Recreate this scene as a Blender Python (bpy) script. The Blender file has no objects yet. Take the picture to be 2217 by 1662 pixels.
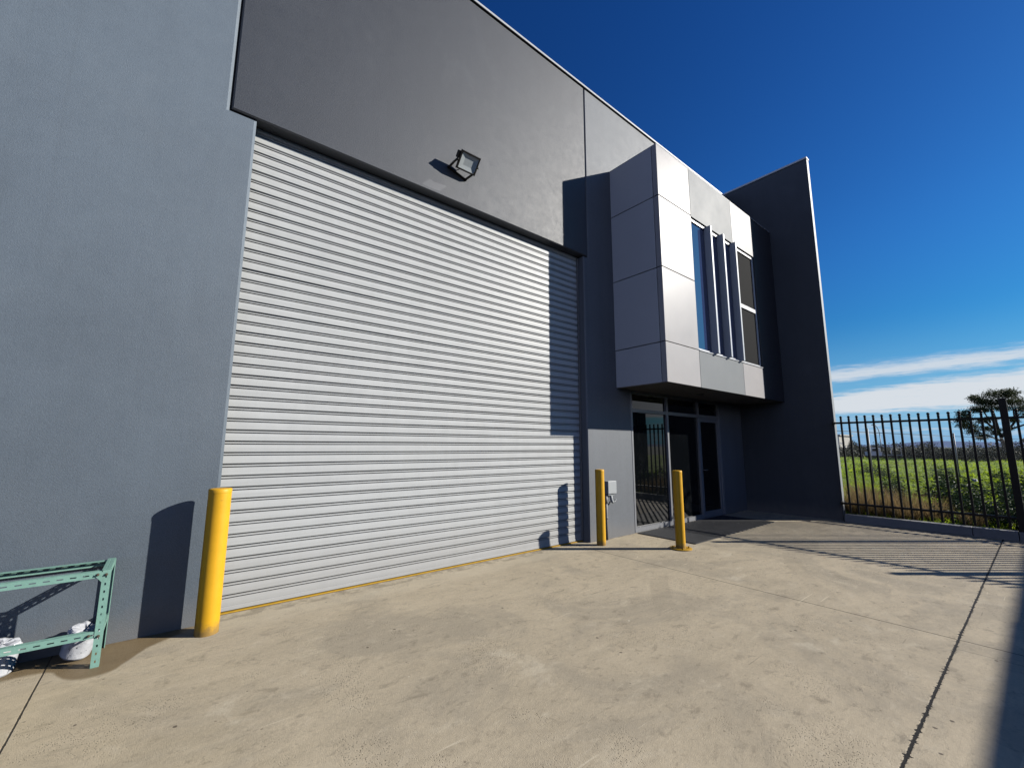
import bpy, bmesh, math, random
from mathutils import Vector, Matrix
R = random.Random(7)
S = bpy.context.scene
C = S.collection
D = 4.625            # facade plane y
ZP = 8.062           # parapet height

# ------------------------------------------------------------------ helpers
def link(o, parent=None):
    C.objects.link(o)
    if parent is not None:
        o.parent = parent
    return o

class MB:
    """collects shapes, links them as ONE mesh object"""
    def __init__(self):
        self.bm = bmesh.new()
    def box(self, x0, x1, y0, y1, z0, z1, bev=0.0, seg=1):
        b = bmesh.new()
        vs = [b.verts.new((x, y, z)) for x in (x0, x1) for y in (y0, y1) for z in (z0, z1)]
        for q in ((0, 1, 3, 2), (4, 6, 7, 5), (0, 4, 5, 1), (2, 3, 7, 6), (0, 2, 6, 4), (1, 5, 7, 3)):
            b.faces.new([vs[i] for i in q])
        if bev:
            bmesh.ops.bevel(b, geom=b.edges[:], offset=bev, segments=seg, affect='EDGES', profile=.6)
        self.merge(b); return self
    def merge(self, b, M=None):
        bmesh.ops.recalc_face_normals(b, faces=b.faces)
        if M is not None:
            b.transform(M)
        me = bpy.data.meshes.new('tmp'); b.to_mesh(me); b.free()
        self.bm.from_mesh(me); bpy.data.meshes.remove(me)
    def lathe(self, prof, n=32, at=(0, 0, 0), M=None, smooth=True):
        b = bmesh.new(); rings = []
        for r, z in prof:
            if r < 1e-6:
                rings.append([b.verts.new((0, 0, z))])
            else:
                rings.append([b.verts.new((r*math.cos(2*math.pi*i/n), r*math.sin(2*math.pi*i/n), z)) for i in range(n)])
        for a, c in zip(rings, rings[1:]):
            for i in range(n):
                j = (i+1) % n
                if len(a) == 1 and len(c) == 1: continue
                if len(a) == 1: f = b.faces.new((a[0], c[i], c[j]))
                elif len(c) == 1: f = b.faces.new((a[i], a[j], c[0]))
                else: f = b.faces.new((a[i], a[j], c[j], c[i]))
                f.smooth = smooth
        T = Matrix.Translation(at)
        self.merge(b, T @ M if M is not None else T); return self
    def tube(self, pts, r, n=10, caps=True, smooth=True):
        b = bmesh.new(); rings = []
        pts = [Vector(p) for p in pts]
        rs = r if isinstance(r, (list, tuple)) else [r]*len(pts)
        up = None
        for i, p in enumerate(pts):
            t = (pts[min(i+1, len(pts)-1)] - pts[max(i-1, 0)]).normalized()
            if up is None:
                up = t.orthogonal().normalized()
            up = (up - t*up.dot(t)).normalized(); s = t.cross(up)
            rings.append([b.verts.new(p + (up*math.cos(2*math.pi*k/n) + s*math.sin(2*math.pi*k/n))*rs[i]) for k in range(n)])
        for a, c in zip(rings, rings[1:]):
            for i in range(n):
                f = b.faces.new((a[i], a[(i+1) % n], c[(i+1) % n], c[i])); f.smooth = smooth
        if caps:
            b.faces.new(rings[0]); b.faces.new(rings[-1])
        self.merge(b); return self
    def bar(self, p0, p1, w, d, up=(0, 0, 1)):
        """rectangular bar between two points"""
        p0, p1 = Vector(p0), Vector(p1); t = (p1-p0).normalized(); u = Vector(up)
        u = (u - t*u.dot(t)).normalized(); s = t.cross(u)
        b = bmesh.new(); vs = []
        for p in (p0, p1):
            for a, c in ((-1, -1), (1, -1), (1, 1), (-1, 1)):
                vs.append(b.verts.new(p + s*(a*w/2) + u*(c*d/2)))
        for q in ((0, 1, 2, 3), (4, 7, 6, 5), (0, 4, 5, 1), (1, 5, 6, 2), (2, 6, 7, 3), (3, 7, 4, 0)):
            b.faces.new([vs[i] for i in q])
        self.merge(b); return self
    def build(self, name, m, parent=None):
        me = bpy.data.meshes.new(name); self.bm.to_mesh(me); self.bm.free()
        me.materials.append(m)
        return link(bpy.data.objects.new(name, me), parent)

def raw(name, verts, faces, m, parent=None, smooth=False, cols=None):
    me = bpy.data.meshes.new(name); me.from_pydata(verts, [], faces); me.materials.append(m)
    if smooth:
        me.polygons.foreach_set('use_smooth', [True]*len(me.polygons))
    if cols is not None:
        a = me.color_attributes.new('tint', 'FLOAT_COLOR', 'POINT')
        a.data.foreach_set('color', [c for t in cols for c in (t, t, t, 1)])
    me.update()
    return link(bpy.data.objects.new(name, me), parent)

def tag(o, label, cat, group=None):
    o['label'] = label; o['category'] = cat
    if group: o['group'] = group
    return o
def thing(name, label, cat, loc=(0, 0, 0), group=None):
    o = bpy.data.objects.new(name, None); C.objects.link(o)
    o.location = loc; o.empty_display_size = .1
    return tag(o, label, cat, group)
def struct(o):
    o['kind'] = 'structure'; return o
def copy_tree(o, parent=None):
    c = o.copy(); C.objects.link(c)
    if parent is not None: c.parent = parent
    for ch in list(o.children): copy_tree(ch, c)
    return c

# ------------------------------------------------------------------ materials
class NT:
    def __init__(self, tree):
        self.t = tree
    def n(self, ty, ins=None, **kw):
        x = self.t.nodes.new(ty)
        for k, v in kw.items(): setattr(x, k, v)
        for k, v in (ins or {}).items(): self.put(x.inputs[k], v)
        return x
    def put(self, sock, v):
        if hasattr(v, 'is_output') or isinstance(v, bpy.types.NodeSocket): self.t.links.new(v, sock)
        else: sock.default_value = v
    def m(self, op, a, b=0.0, c=None, clamp=False):
        x = self.n('ShaderNodeMath', operation=op, use_clamp=clamp)
        self.put(x.inputs[0], a); self.put(x.inputs[1], b)
        if c is not None: self.put(x.inputs[2], c)
        return x.outputs[0]
    def ss(self, v, lo, hi, a=0.0, b=1.0):
        x = self.n('ShaderNodeMapRange', interpolation_type='SMOOTHSTEP')
        for i, q in enumerate((v, lo, hi, a, b)): self.put(x.inputs[i], q)
        return x.outputs[0]
    def noise(self, vec, scale, detail=4, rough=.55, dist=0.0):
        return self.n('ShaderNodeTexNoise', {'Vector': vec, 'Scale': scale, 'Detail': detail, 'Roughness': rough, 'Distortion': dist}).outputs[0]
    def mapv(self, vec, scale=(1, 1, 1), loc=(0, 0, 0), rot=(0, 0, 0)):
        return self.n('ShaderNodeMapping', {'Vector': vec, 'Location': loc, 'Rotation': rot, 'Scale': scale}).outputs[0]
    def mix(self, f, a, b, mode='MIX'):
        x = self.n('ShaderNodeMix', data_type='RGBA', blend_type=mode)
        self.put(x.inputs[0], f)
        for s, v in ((x.inputs[6], a), (x.inputs[7], b)):
            self.put(s, (*v, 1) if isinstance(v, tuple) and len(v) == 3 else v)
        return x.outputs[2]
    def pos(self):
        return self.n('ShaderNodeNewGeometry').outputs['Position']
    def xyz(self, v):
        return self.n('ShaderNodeSeparateXYZ', {0: v}).outputs

def material(name, fn=None, **kw):
    m = bpy.data.materials.new(name); m.use_nodes = True
    t = m.node_tree; b = t.nodes['Principled BSDF']; k = NT(t)
    k.b = b
    for key, v in kw.items():
        b.inputs[key.replace('_', ' ')].default_value = (*v, 1) if isinstance(v, tuple) and len(v) == 3 else v
    if fn: fn(k, b)
    return m

def bump(k, b, h, strength, dist=.01):
    x = k.n('ShaderNodeBump', {'Height': h, 'Strength': strength, 'Distance': dist})
    k.put(b.inputs['Normal'], x.outputs[0])

def wall_paint(name, col, rough=.5, spec=.5, glare_lift=0.0, patch=None):
    def fn(k, b):
        p = k.pos(); x, y, z = k.xyz(p)
        big = k.noise(p, .8, 4, .6); streak = k.noise(k.mapv(p, (5, 5, .25)), 1.0, 5, .6)
        fine = k.noise(p, 55, 3, .65); mid = k.noise(p, 9, 5, .7)
        f = k.m('ADD', k.m('ADD', k.m('MULTIPLY', big, .30), k.m('MULTIPLY', streak, .22)), k.m('ADD', k.m('MULTIPLY', k.noise(p, 95, 3, .7), .55), k.m('MULTIPLY', mid, .14)))
        v = k.m('ADD', f, .395)                       # about 1.0
        if glare_lift:
            v = k.m('ADD', v, k.ss(k.m('ADD', z, k.m('MULTIPLY', big, 1.2)), .5, 6.0, 0.0, glare_lift))  # paint lightened upwards, standing in for glare on the upper wall
        c = k.n('ShaderNodeHueSaturation', {'Value': v, 'Color': (*col, 1)}).outputs[0]
        # rain streaks and patchy roller marks
        dr = k.noise(k.mapv(p, (7, 7, .10)), 1.0, 6, .7); pt = k.noise(k.mapv(p, (1.3, 1.3, .8), (3, 0, 1)), 1.0, 5, .65, .6)
        c = k.mix(k.m('MULTIPLY', k.ss(dr, .54, .78), .13), c, (.07, .075, .08))
        c = k.mix(k.m('MULTIPLY', k.ss(pt, .52, .74), .08), c, (.24, .26, .28))
        sp_ = k.n('ShaderNodeTexVoronoi', {'Vector': p, 'Scale': 9.0}, feature='F1')
        c = k.mix(k.m('MULTIPLY', k.m('MULTIPLY', k.ss(sp_.outputs['Distance'], .02, .035, 1, 0), k.ss(k.xyz(sp_.outputs['Color'])[1], .72, .73)), .6), c, (.45, .46, .46))
        low = k.m('MULTIPLY', k.ss(k.m('SUBTRACT', z, k.m('MULTIPLY', k.noise(p, 3.5, 5, .7), .35)), -.16, .16, 1.0, 0.0), .35)
        c = k.mix(low, c, (.30, .27, .24))
        if patch:
            (x0, x1, z0, z1, slope) = patch
            u = k.m('ADD', x, k.m('MULTIPLY', k.m('SUBTRACT', z, z0), slope))
            wob = k.m('MULTIPLY', k.m('SUBTRACT', k.noise(p, 9, 3), .5), .06)
            a = k.m('MULTIPLY', k.ss(k.m('ADD', u, wob), x0, x0+.05), k.ss(k.m('ADD', u, wob), x1-.05, x1, 1, 0))
            a = k.m('MULTIPLY', a, k.m('MULTIPLY', k.ss(k.m('ADD', z, wob), z0, z0+.02), k.ss(k.m('ADD', z, wob), z1-.02, z1, 1, 0)))
            c = k.mix(k.m('MULTIPLY', a, .13), c, (.5, .5, .52))
        k.put(b.inputs['Base Color'], c)
        b.inputs['Specular IOR Level'].default_value = spec
        k.put(b.inputs['Roughness'], k.m('ADD', k.m('MULTIPLY', mid, .2), rough-.1))
        h = k.m('ADD', k.m('MULTIPLY', k.noise(p, 210, 2, .6), .8), k.m('MULTIPLY', k.noise(p, 85, 3, .7), .8))
        bump(k, b, h, .42, .005)
    return material(name, fn)

def simple(name, col, rough=.5, metal=0.0, spec=.5, var=.12, vs=14.0, bmp=0.0, bs=120, coat=0.0, dirt=None):
    def fn(k, b):
        tc = k.n('ShaderNodeTexCoord').outputs['Object']; p = k.pos()
        f = k.noise(p, vs, 5, .65)
        v = k.m('ADD', k.m('MULTIPLY', f, 2*var), 1-var)
        c = k.n('ShaderNodeHueSaturation', {'Value': v, 'Color': (*col, 1)}).outputs[0]
        if dirt:
            g = k.ss(k.noise(p, dirt[1], 6, .75), dirt[2], dirt[2]+.1)
            c = k.mix(g, c, dirt[0])
        k.put(b.inputs['Base Color'], c)
        k.put(b.inputs['Roughness'], k.m('ADD', k.m('MULTIPLY', f, .2), rough-.1))
        b.inputs['Metallic'].default_value = metal
        b.inputs['Specular IOR Level'].default_value = spec
        b.inputs['Coat Weight'].default_value = coat
        if bmp: bump(k, b, k.noise(p, bs, 3, .6), bmp, .004)
    return material(name, fn)

M = {}
M['wall'] = wall_paint('blue grey wall paint', (.124, .155, .190), .50, .7, glare_lift=.45)
M['wallr'] = wall_paint('brightened blue grey wall paint', (.195, .212, .235), .58, .45)  # left wall's paint, lightened to stand for the sunlit sheen at the right
M['lintel'] = wall_paint('charcoal wall paint', (.047, .056, .074), .56, .8, patch=(2.20, 2.50, 4.805, 4.93, -.9))
M['wing'] = wall_paint('shaded wing wall paint', (.082, .092, .105), .6, .3)  # paint darkened because this wall always lies in shade
M['wedge'] = simple('painted sunlit edge', (.36, .385, .40), .55)  # pale colour paints the sunlight on the wing wall's front edge
M['seal'] = simple('dark joint sealant', (.02, .02, .022), .7)
M['flash'] = simple('pale metal flashing', (.70, .72, .73), .4, .0, .5, .06)
M['soffit'] = simple('grey soffit lining', (.16, .16, .165), .5, vs=3)
def slat_fn(k, b):
    p = k.pos(); x, y, z = k.xyz(p)
    st = k.noise(k.mapv(p, (.6, 1, 22)), 1.0, 4, .6); sp = k.noise(p, 5, 6, .7); dr = k.noise(k.mapv(p, (9, 1, .5)), 1.0, 5, .6)
    v = k.m('ADD', k.m('ADD', k.m('MULTIPLY', st, .24), k.m('MULTIPLY', sp, .16)), k.m('ADD', k.m('MULTIPLY', dr, .14), .74))
    c = k.n('ShaderNodeHueSaturation', {'Value': v, 'Color': (.635, .65, .645, 1)}).outputs[0]
    low = k.m('MULTIPLY', k.ss(k.m('SUBTRACT', z, k.m('MULTIPLY', sp, .5)), -.2, .5, 1, 0), .35)
    k.put(b.inputs['Base Color'], k.mix(low, c, (.42, .39, .35)))
    k.put(b.inputs['Roughness'], k.m('ADD', k.m('MULTIPLY', sp, .2), .32))
    b.inputs['Specular IOR Level'].default_value = .22
M['slat'] = material('roller door steel', slat_fn)
M['yellowseal'] = simple('yellow rubber seal', (.62, .36, .03), .6, var=.35, vs=20)
M['clad'] = simple('silver cladding', (.545, .525, .515), .36, .0, .14, .05, 2.5)
M['cladB'] = simple('dull silver cladding', (.34, .355, .36), .42, .0, .045, .06, 2.5)
M['clads'] = simple('side cladding', (.74, .74, .75), .45, .0, .35, .05, 2.5)  # side made paler to stand in for light bounced off the ground
M['dark'] = simple('charcoal cladding', (.035, .037, .046), .45, var=.1, vs=3)
M['core'] = simple('dark cavity', (.012, .012, .014), .8)
M['alum'] = simple('silver window frame', (.33, .34, .36), .4, .2, .4, .05)
M['alumw'] = simple('pale window frame', (.72, .73, .75), .35, .1, .5, .04)
M['fin'] = simple('metal fin', (.62, .66, .70), .4, .0, .5, .05)
def glass_fn(k, b):
    p = k.pos()
    k.put(b.inputs['Base Color'], k.mix(k.m('MULTIPLY', k.ss(k.noise(p, 3.5, 6, .75), .50, .75), k.ss(k.xyz(p)[2], 0, 1.6, 1, .25)), (.004, .005, .006), (.030, .031, .032)))
    k.put(b.inputs['Roughness'], k.ss(k.noise(p, 6, 5, .7), .45, .8, .0, .05))
    b.inputs['IOR'].default_value = 1.52
    bump(k, b, k.noise(p, 1.1, 1, .4), .03, .02)
M['glass'] = material('dark tinted glass', glass_fn)
def glass2_fn(k, b):
    b.inputs['Base Color'].default_value = (.035, .060, .16, 1); b.inputs['Roughness'].default_value = .02; b.inputs['IOR'].default_value = 2.1  # blue base colour paints in the reflected sky
    bump(k, b, k.noise(k.pos(), 1.1, 1, .4), .02, .02)
M['glassblue'] = material('reflective glass with painted sky', glass2_fn)
M['screen'] = simple('insect screen', (.010, .011, .013), .85, 0, .12, var=.2, vs=60)
M['screen0'] = simple('window film', (.03, .03, .034), .65, var=.2, vs=60)
def yellow_fn(k, b):
    p = k.pos(); x, y, z = k.xyz(p)
    f = k.noise(p, 8, 5, .65); v = k.m('ADD', k.m('MULTIPLY', f, .24), .88)
    c = k.n('ShaderNodeHueSaturation', {'Value': v, 'Color': (.93, .50, .020, 1)}).outputs[0]
    sc1 = k.ss(k.noise(k.mapv(p, (10, 10, 70), rot=(.3, .2, 0)), 1.0, 2, .5), .70, .74)
    c = k.mix(k.m('MULTIPLY', k.m('MULTIPLY', sc1, k.ss(k.noise(p, 5, 3), .45, .62)), .55), c, (.26, .17, .07))
    c = k.mix(k.m('MULTIPLY', k.ss(k.noise(p, 34, 4, .7), .68, .74), .6), c, (.30, .18, .06))
    g = k.ss(k.m('SUBTRACT', z, k.m('MULTIPLY', k.noise(p, 16, 5, .7), .16)), -.06, .03, 1, 0)
    c = k.mix(k.m('MULTIPLY', g, .7), c, (.20, .15, .09))
    c = k.mix(k.m('MULTIPLY', k.ss(k.noise(k.mapv(p, (14, 14, .8)), 1.0, 5, .7), .55, .75), .22), c, (.45, .30, .09))
    k.put(b.inputs['Base Color'], c); k.put(b.inputs['Roughness'], k.m('ADD', k.m('MULTIPLY', f, .25), .36))
    bump(k, b, k.m('ADD', k.noise(p, 30, 4, .6), k.m('MULTIPLY', sc1, .5)), .18, .004)
M['yellow'] = material('yellow bollard paint', yellow_fn)
M['yellowbase'] = simple('worn yellow paint', (.60, .33, .02), .5, var=.2, dirt=((.2, .12, .05), 30, .62))
M['steel'] = simple('galvanised steel', (.22, .225, .23), .5, .3, var=.15)
M['black'] = simple('black fence paint', (.007, .007, .008), .5, 0, .25, .2, 20)
M['lampblack'] = simple('black lamp housing', (.012, .012, .013), .45)
M['lampglass'] = simple('lamp reflector glass', (.85, .92, .93), .16, .0, .6, .06, 20)
M['mat'] = simple('dark rubber mat', (.045, .047, .052), .7, var=.45, vs=5, dirt=((.22, .21, .2), 4, .60), bmp=.4)
M['pvc'] = simple('grey plastic box', (.52, .55, .56), .45, var=.05)
M['pvcd'] = simple('grey conduit', (.30, .30, .30), .5)
M['white'] = simple('white paint', (.78, .78, .77), .5, var=.06)
M['tub'] = simple('white plastic', (.68, .70, .74), .22, var=.08, bmp=.9, bs=26, dirt=((.06, .07, .10), 11, .55))
M['green'] = simple('worn green steel', (.27, .49, .41), .5, .05, .4, .22, 25, .25, 60, dirt=((.24, .13, .06), 30, .63))
M['kerb'] = simple('concrete kerb', (.33, .33, .33), .8, var=.18, vs=8, bmp=.4)
M['cream'] = simple('cream wall', (.55, .53, .47), .7)
M['shedw'] = simple('pale shed steel', (.55, .58, .63), .5)
M['roofg'] = simple('grey shed roof', (.10, .11, .13), .5)
M['navy'] = simple('dark steel cladding', (.030, .034, .042), .6)
M['bark'] = simple('grey brown bark', (.10, .075, .055), .9, var=.3, vs=6, bmp=.6, bs=8)
M['rubber'] = simple('tyre rubber', (.02, .02, .02), .8)

def concrete_fn(k, b):
    p = k.pos(); x, y, z = k.xyz(p)
    n1 = k.noise(p, .55, 5, .6, .6); n2 = k.noise(k.mapv(p, (1.1, 3.2, 1), rot=(0, 0, .35)), 1.6, 7, .68, .5)
    n3 = k.noise(k.mapv(p, (4, 9, 1), rot=(0, 0, .5)), 2.0, 8, .72, .4); n4 = k.noise(p, 42, 4, .7); n5 = k.noise(p, 190, 2, .6)
    v = k.m('ADD', k.m('ADD', k.m('MULTIPLY', n1, .40), k.m('MULTIPLY', n2, .42)), k.m('ADD', k.m('MULTIPLY', n3, .32), k.m('ADD', k.m('MULTIPLY', n4, .34), k.m('MULTIPLY', n5, .30))))
    v = k.m('ADD', v, .11)
    c = k.n('ShaderNodeHueSaturation', {'Value': v, 'Color': (.43, .385, .325, 1)}).outputs[0]
    # cooler greyer worn areas and paler dusty ones
    c = k.mix(k.m('MULTIPLY', k.ss(k.noise(p, .9, 6, .65, .8), .46, .62), .55), c, (.285, .262, .235))
    c = k.mix(k.m('MULTIPLY', k.ss(n3, .56, .70), .30), c, (.23, .20, .17))
    c = k.mix(k.m('MULTIPLY', k.ss(k.noise(k.mapv(p, (1, 2.2, 1), loc=(5, 3, 0), rot=(0, 0, -.3)), 2.4, 6, .7), .57, .72), .45), c, (.54, .50, .44))
    # small smudges, footprints of dirt, and a blotchy cement skin
    s1 = k.noise(k.mapv(p, (5.0, 8, 1), (1, 5, 0), (0, 0, .25)), 1.0, 6, .72, .5); s2 = k.noise(k.mapv(p, (14, 19, 1), (4, 2, 0), (0, 0, -.4)), 1.0, 5, .7, .4)
    c = k.mix(k.m('MULTIPLY', k.ss(s1, .54, .70), .48), c, (.165, .145, .125))
    c = k.mix(k.m('MULTIPLY', k.ss(s2, .57, .70), .38), c, (.15, .13, .115))
    c = k.mix(k.m('MULTIPLY', k.ss(s1, .45, .30), .50), c, (.50, .46, .41))
    c = k.mix(k.m('MULTIPLY', k.ss(k.noise(p, 24, 5, .75), .60, .72), .35), c, (.17, .15, .13))
    yl = k.m('MULTIPLY', k.ss(k.m('ADD', x, k.m('MULTIPLY', n2, 1.6)), .2, 2.0, 1, 0), k.ss(n1, .40, .60))
    c = k.mix(k.m('MULTIPLY', yl, .22), c, (.42, .36, .23))
    c = k.mix(k.m('MULTIPLY', k.ss(k.noise(k.mapv(p, (1.4, 1.8, 1), (9, 2, 0)), 1.0, 7, .7, .8), .58, .72), .45), c, (.58, .55, .50))
    # pitted dark clusters
    vor = k.n('ShaderNodeTexVoronoi', {'Vector': p, 'Scale': 75.0}, feature='F1').outputs['Distance']
    pit = k.m('MULTIPLY', k.ss(vor, .16, .30, 1, 0), k.ss(k.noise(k.mapv(p, loc=(2.3, 1.1, 0)), 1.7, 4, .6), .515, .66))
    c = k.mix(k.m('MULTIPLY', pit, .75), c, (.13, .115, .10))
    # sparse dark grit, rust flecks and white paint drops
    def dots(scale, rad, keep, off):
        vn = k.n('ShaderNodeTexVoronoi', {'Vector': k.mapv(p, loc=off), 'Scale': scale}, feature='F1')
        pick = k.ss(k.xyz(vn.outputs['Color'])[0], keep, keep+.001)
        wob = k.m('MULTIPLY', k.m('SUBTRACT', n4, .5), rad*1.2)
        return k.m('MULTIPLY', k.ss(k.m('ADD', vn.outputs['Distance'], wob), rad*.7, rad, 1, 0), pick)
    c = k.mix(k.m('MULTIPLY', dots(5.0, .065, .55, (0, 0, 0)), .8), c, (.06, .05, .045))
    c = k.mix(k.m('MULTIPLY', dots(11.0, .09, .72, (3, 7, 0)), .55), c, (.12, .10, .085))
    c = k.mix(k.m('MULTIPLY', dots(2.6, .028, .62, (1.7, 4, 0)), .9), c, (.80, .80, .78))
    c = k.mix(k.m('MULTIPLY', dots(1.1, .035, .70, (8.2, .4, 0)), .45), c, (.30, .15, .05))
    # scuffs: thin long pale and dark scratches
    def scratch(ang, sc, lo, off, col, amt, c):
        q = k.mapv(p, (sc*.9, sc*26, 1), off, (0, 0, ang))
        f = k.m('MULTIPLY', k.ss(k.noise(q, 1.0, 2, .5), lo, lo+.03), k.ss(k.noise(k.mapv(p, loc=off), 1.5, 3), .50, .62))
        return k.mix(k.m('MULTIPLY', f, amt), c, col)
    c = scratch(.55, 1.1, .70, (1, 2, 0), (.62, .58, .52), .55, c)
    c = scratch(-.5, 1.4, .72, (4, 1, 0), (.62, .58, .52), .5, c)
    c = scratch(.15, 1.0, .70, (7, 5, 0), (.14, .12, .10), .55, c)
    # faint curved tyre tracks
    r = k.m('SQRT', k.m('ADD', k.m('POWER', k.m('SUBTRACT', x, 9.5), 2.0), k.m('POWER', k.m('SUBTRACT', y, -4.5), 2.0)))
    for rr in (7.35, 8.95):
        t = k.m('MULTIPLY', k.ss(k.m('ABSOLUTE', k.m('SUBTRACT', r, rr)), .08, .12, 1, 0), k.ss(n1, .42, .62))
        c = k.mix(k.m('MULTIPLY', t, .22), c, (.17, .15, .13))
    # damp brown stain along the foot of the wall
    fc = k.n('ShaderNodeFloatCurve'); cu = fc.mapping.curves[0]
    pts = [(-1.0, 4.22), (-.62, 4.34), (-.47, 4.30), (-.42, 4.20), (-.31, 4.07), (-.20, 4.055), (-.09, 4.17), (.017, 4.347), (.172, 4.475), (.33, 4.57), (.5, 4.70)]
    pts = [((a+1.2)/2.0, b_-4.0) for a, b_ in pts]
    cu.points[0].location = (0, pts[0][1]); cu.points[1].location = (1, pts[-1][1])
    for a, b_ in pts: cu.points.new(a, b_)
    fc.mapping.update()
    k.put(fc.inputs['Value'], k.m('DIVIDE', k.m('ADD', x, 1.2), 2.0))
    edge = k.m('ADD', fc.outputs[0], 4.0)
    dy = k.m('ADD', k.m('SUBTRACT', y, edge), k.m('MULTIPLY', k.m('SUBTRACT', n3, .5), .05))
    st = k.m('MULTIPLY', k.ss(dy, -.02, .035), k.m('MULTIPLY', k.ss(x, -3, -1.2), k.ss(x, .42, .5, 1, 0)))
    c = k.mix(k.m('MULTIPLY', st, .85), c, k.mix(k.noise(p, 9, 5, .7), (.115, .082, .045), (.20, .15, .09)))
    # dirt line at the wall foot
    wl = k.m('MULTIPLY', k.ss(k.m('ADD', y, k.m('MULTIPLY', n4, .05)), 4.60, 4.65), k.ss(k.noise(p, 6, 4, .7), .42, .6))
    c = k.mix(k.m('MULTIPLY', wl, .7), c, (.07, .05, .035))
    # paler edge strip at the roller door threshold
    th = k.m('MULTIPLY', k.ss(k.m('ADD', y, k.m('MULTIPLY', n2, .5)), 4.45, 4.75), k.m('MULTIPLY', k.ss(x, .2, .5), k.ss(x, 4.5, 6.5, 1, 0)))
    c = k.mix(k.m('MULTIPLY', th, .35), c, (.58, .54, .48))
    c = k.mix(1.0, c, (1.52, 1.45, 1.24), 'MULTIPLY')
    # saw-cut joints with chipped edges
    def joint(axis, val, w, chips, lo=-99., hi=99.):
        o = (y, x)[axis == 1]; a = (x, y)[axis == 1]
        w1 = k.m('ADD', k.m('MULTIPLY', k.m('SUBTRACT', k.noise(p, 3.0, 3), .5), .010), k.m('MULTIPLY', k.m('SUBTRACT', k.noise(p, 38, 3, .7), .5), chips*.55))
        ln = k.n('ShaderNodeCombineXYZ', {0: o, 1: val, 2: 0.0}).outputs[0]
        chip = k.m('ADD', k.m('MULTIPLY', k.ss(k.noise(ln, 17, 3, .7), .52, .70), chips*.45), k.m('MULTIPLY', k.ss(k.noise(ln, 55, 2, .7), .52, .66), chips*.25))
        d = k.m('ABSOLUTE', k.m('ADD', k.m('SUBTRACT', a, val), w1))
        inr = k.m('MULTIPLY', k.ss(o, lo, lo+.02), k.ss(o, hi-.02, hi, 1, 0))
        return k.m('MULTIPLY', k.ss(k.m('SUBTRACT', d, chip), w*.5, w*.5+.004, 1, 0), inr)
    js = k.m('MAXIMUM', k.m('MULTIPLY', joint(0, 4.995, .006, .004), .9), joint(1, .591, .010, .032))
    js = k.m('MAXIMUM', js, k.m('MULTIPLY', joint(0, -.501, .004, .004), .9))
    js = k.m('MAXIMUM', js, k.m('MULTIPLY', joint(0, 4.765, .002, .003, -.2, .59), .5))
    c = k.mix(js, c, (.018, .016, .014))
    k.put(b.inputs['Base Color'], c)
    k.put(b.inputs['Roughness'], k.m('SUBTRACT', k.m('ADD', k.m('MULTIPLY', n2, .25), .62), k.m('MULTIPLY', st, .2)))
    b.inputs['Specular IOR Level'].default_value = .35
    h = k.m('SUBTRACT', k.m('ADD', k.m('MULTIPLY', n4, .5), k.m('ADD', k.m('MULTIPLY', n5, .5), k.m('MULTIPLY', n3, .7))), k.m('MULTIPLY', k.m('MAXIMUM', js, pit), 1.5))
    bump(k, b, h, .55, .006)
M['concrete'] = material('worn yard concrete', concrete_fn)

def foliage(name, dark, light, trans=.25, sc=1.2):
    def fn(k, b):
        t = k.n('ShaderNodeAttribute', attribute_name='tint').outputs['Fac']
        f = k.noise(k.pos(), sc, 4, .6)
        g = k.m('ADD', k.m('MULTIPLY', t, .6), k.m('MULTIPLY', f, .5), clamp=True)
        k.put(b.inputs['Base Color'], k.mix(g, dark, light)); b.inputs['Roughness'].default_value = .6
        b.inputs['Specular IOR Level'].default_value = .3
        tr = k.n('ShaderNodeBsdfTranslucent'); k.put(tr.inputs['Color'], k.mix(g, dark, light))
        mx = k.n('ShaderNodeMixShader', {0: trans, 1: b.outputs[0], 2: tr.outputs[0]})
        out = [n for n in k.t.nodes if n.type == 'OUTPUT_MATERIAL'][0]
        k.t.links.new(mx.outputs[0], out.inputs[0])
    return material(name, fn)
M['grass'] = foliage('grass blades', (.19, .29, .012), (.52, .66, .045), .5)
M['weed'] = foliage('weed leaves', (.016, .036, .014), (.075, .125, .05), .2, 4)
M['dry'] = foliage('dry grass', (.20, .13, .05), (.50, .36, .17), .4, 3)
M['leaf'] = foliage('tree leaves', (.018, .028, .010), (.11, .135, .042), .2, .6)
M['scrub'] = foliage('scrub leaves', (.016, .024, .014), (.055, .058, .036), .15, .15)
def field_fn(k, b):
    p = k.pos()
    a = k.noise(p, .35, 5, .6); f = k.noise(p, 3.0, 5, .7)
    c = k.mix(f, (.17, .27, .012), (.42, .56, .035))
    c = k.mix(k.m('MULTIPLY', k.ss(a, .55, .68), .7), c, (.06, .11, .035))
    c = k.mix(k.m('MULTIPLY', k.ss(k.noise(p, .2, 4, .6), .58, .66), .6), c, (.20, .19, .05))
    k.put(b.inputs['Base Color'], c); b.inputs['Roughness'].default_value = .9
    bump(k, b, k.noise(p, 8, 5, .7), 1.0, .1)
M['field'] = material('grassy field', field_fn)
M['terrain'] = simple('distant ground', (.07, .09, .04), .9, var=.3, vs=.01)
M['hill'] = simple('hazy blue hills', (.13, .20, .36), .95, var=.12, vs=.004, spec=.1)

# ------------------------------------------------------------------ setting: ground
def sheet(name, x0, x1, y0, y1, z, m, n=1):
    o = MB(); bm = o.bm
    v = [bm.verts.new(q) for q in ((x0, y0, z), (x1, y0, z), (x1, y1, z), (x0, y1, z))]; bm.faces.new(v)
    return struct(o.build(name, m))
sheet('ground', -3000, 5500, -4000, 4000, -.12, M['terrain'])
sheet('concrete_yard', -30, 10.93, -30, 5.2, 0.0, M['concrete'])

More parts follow.
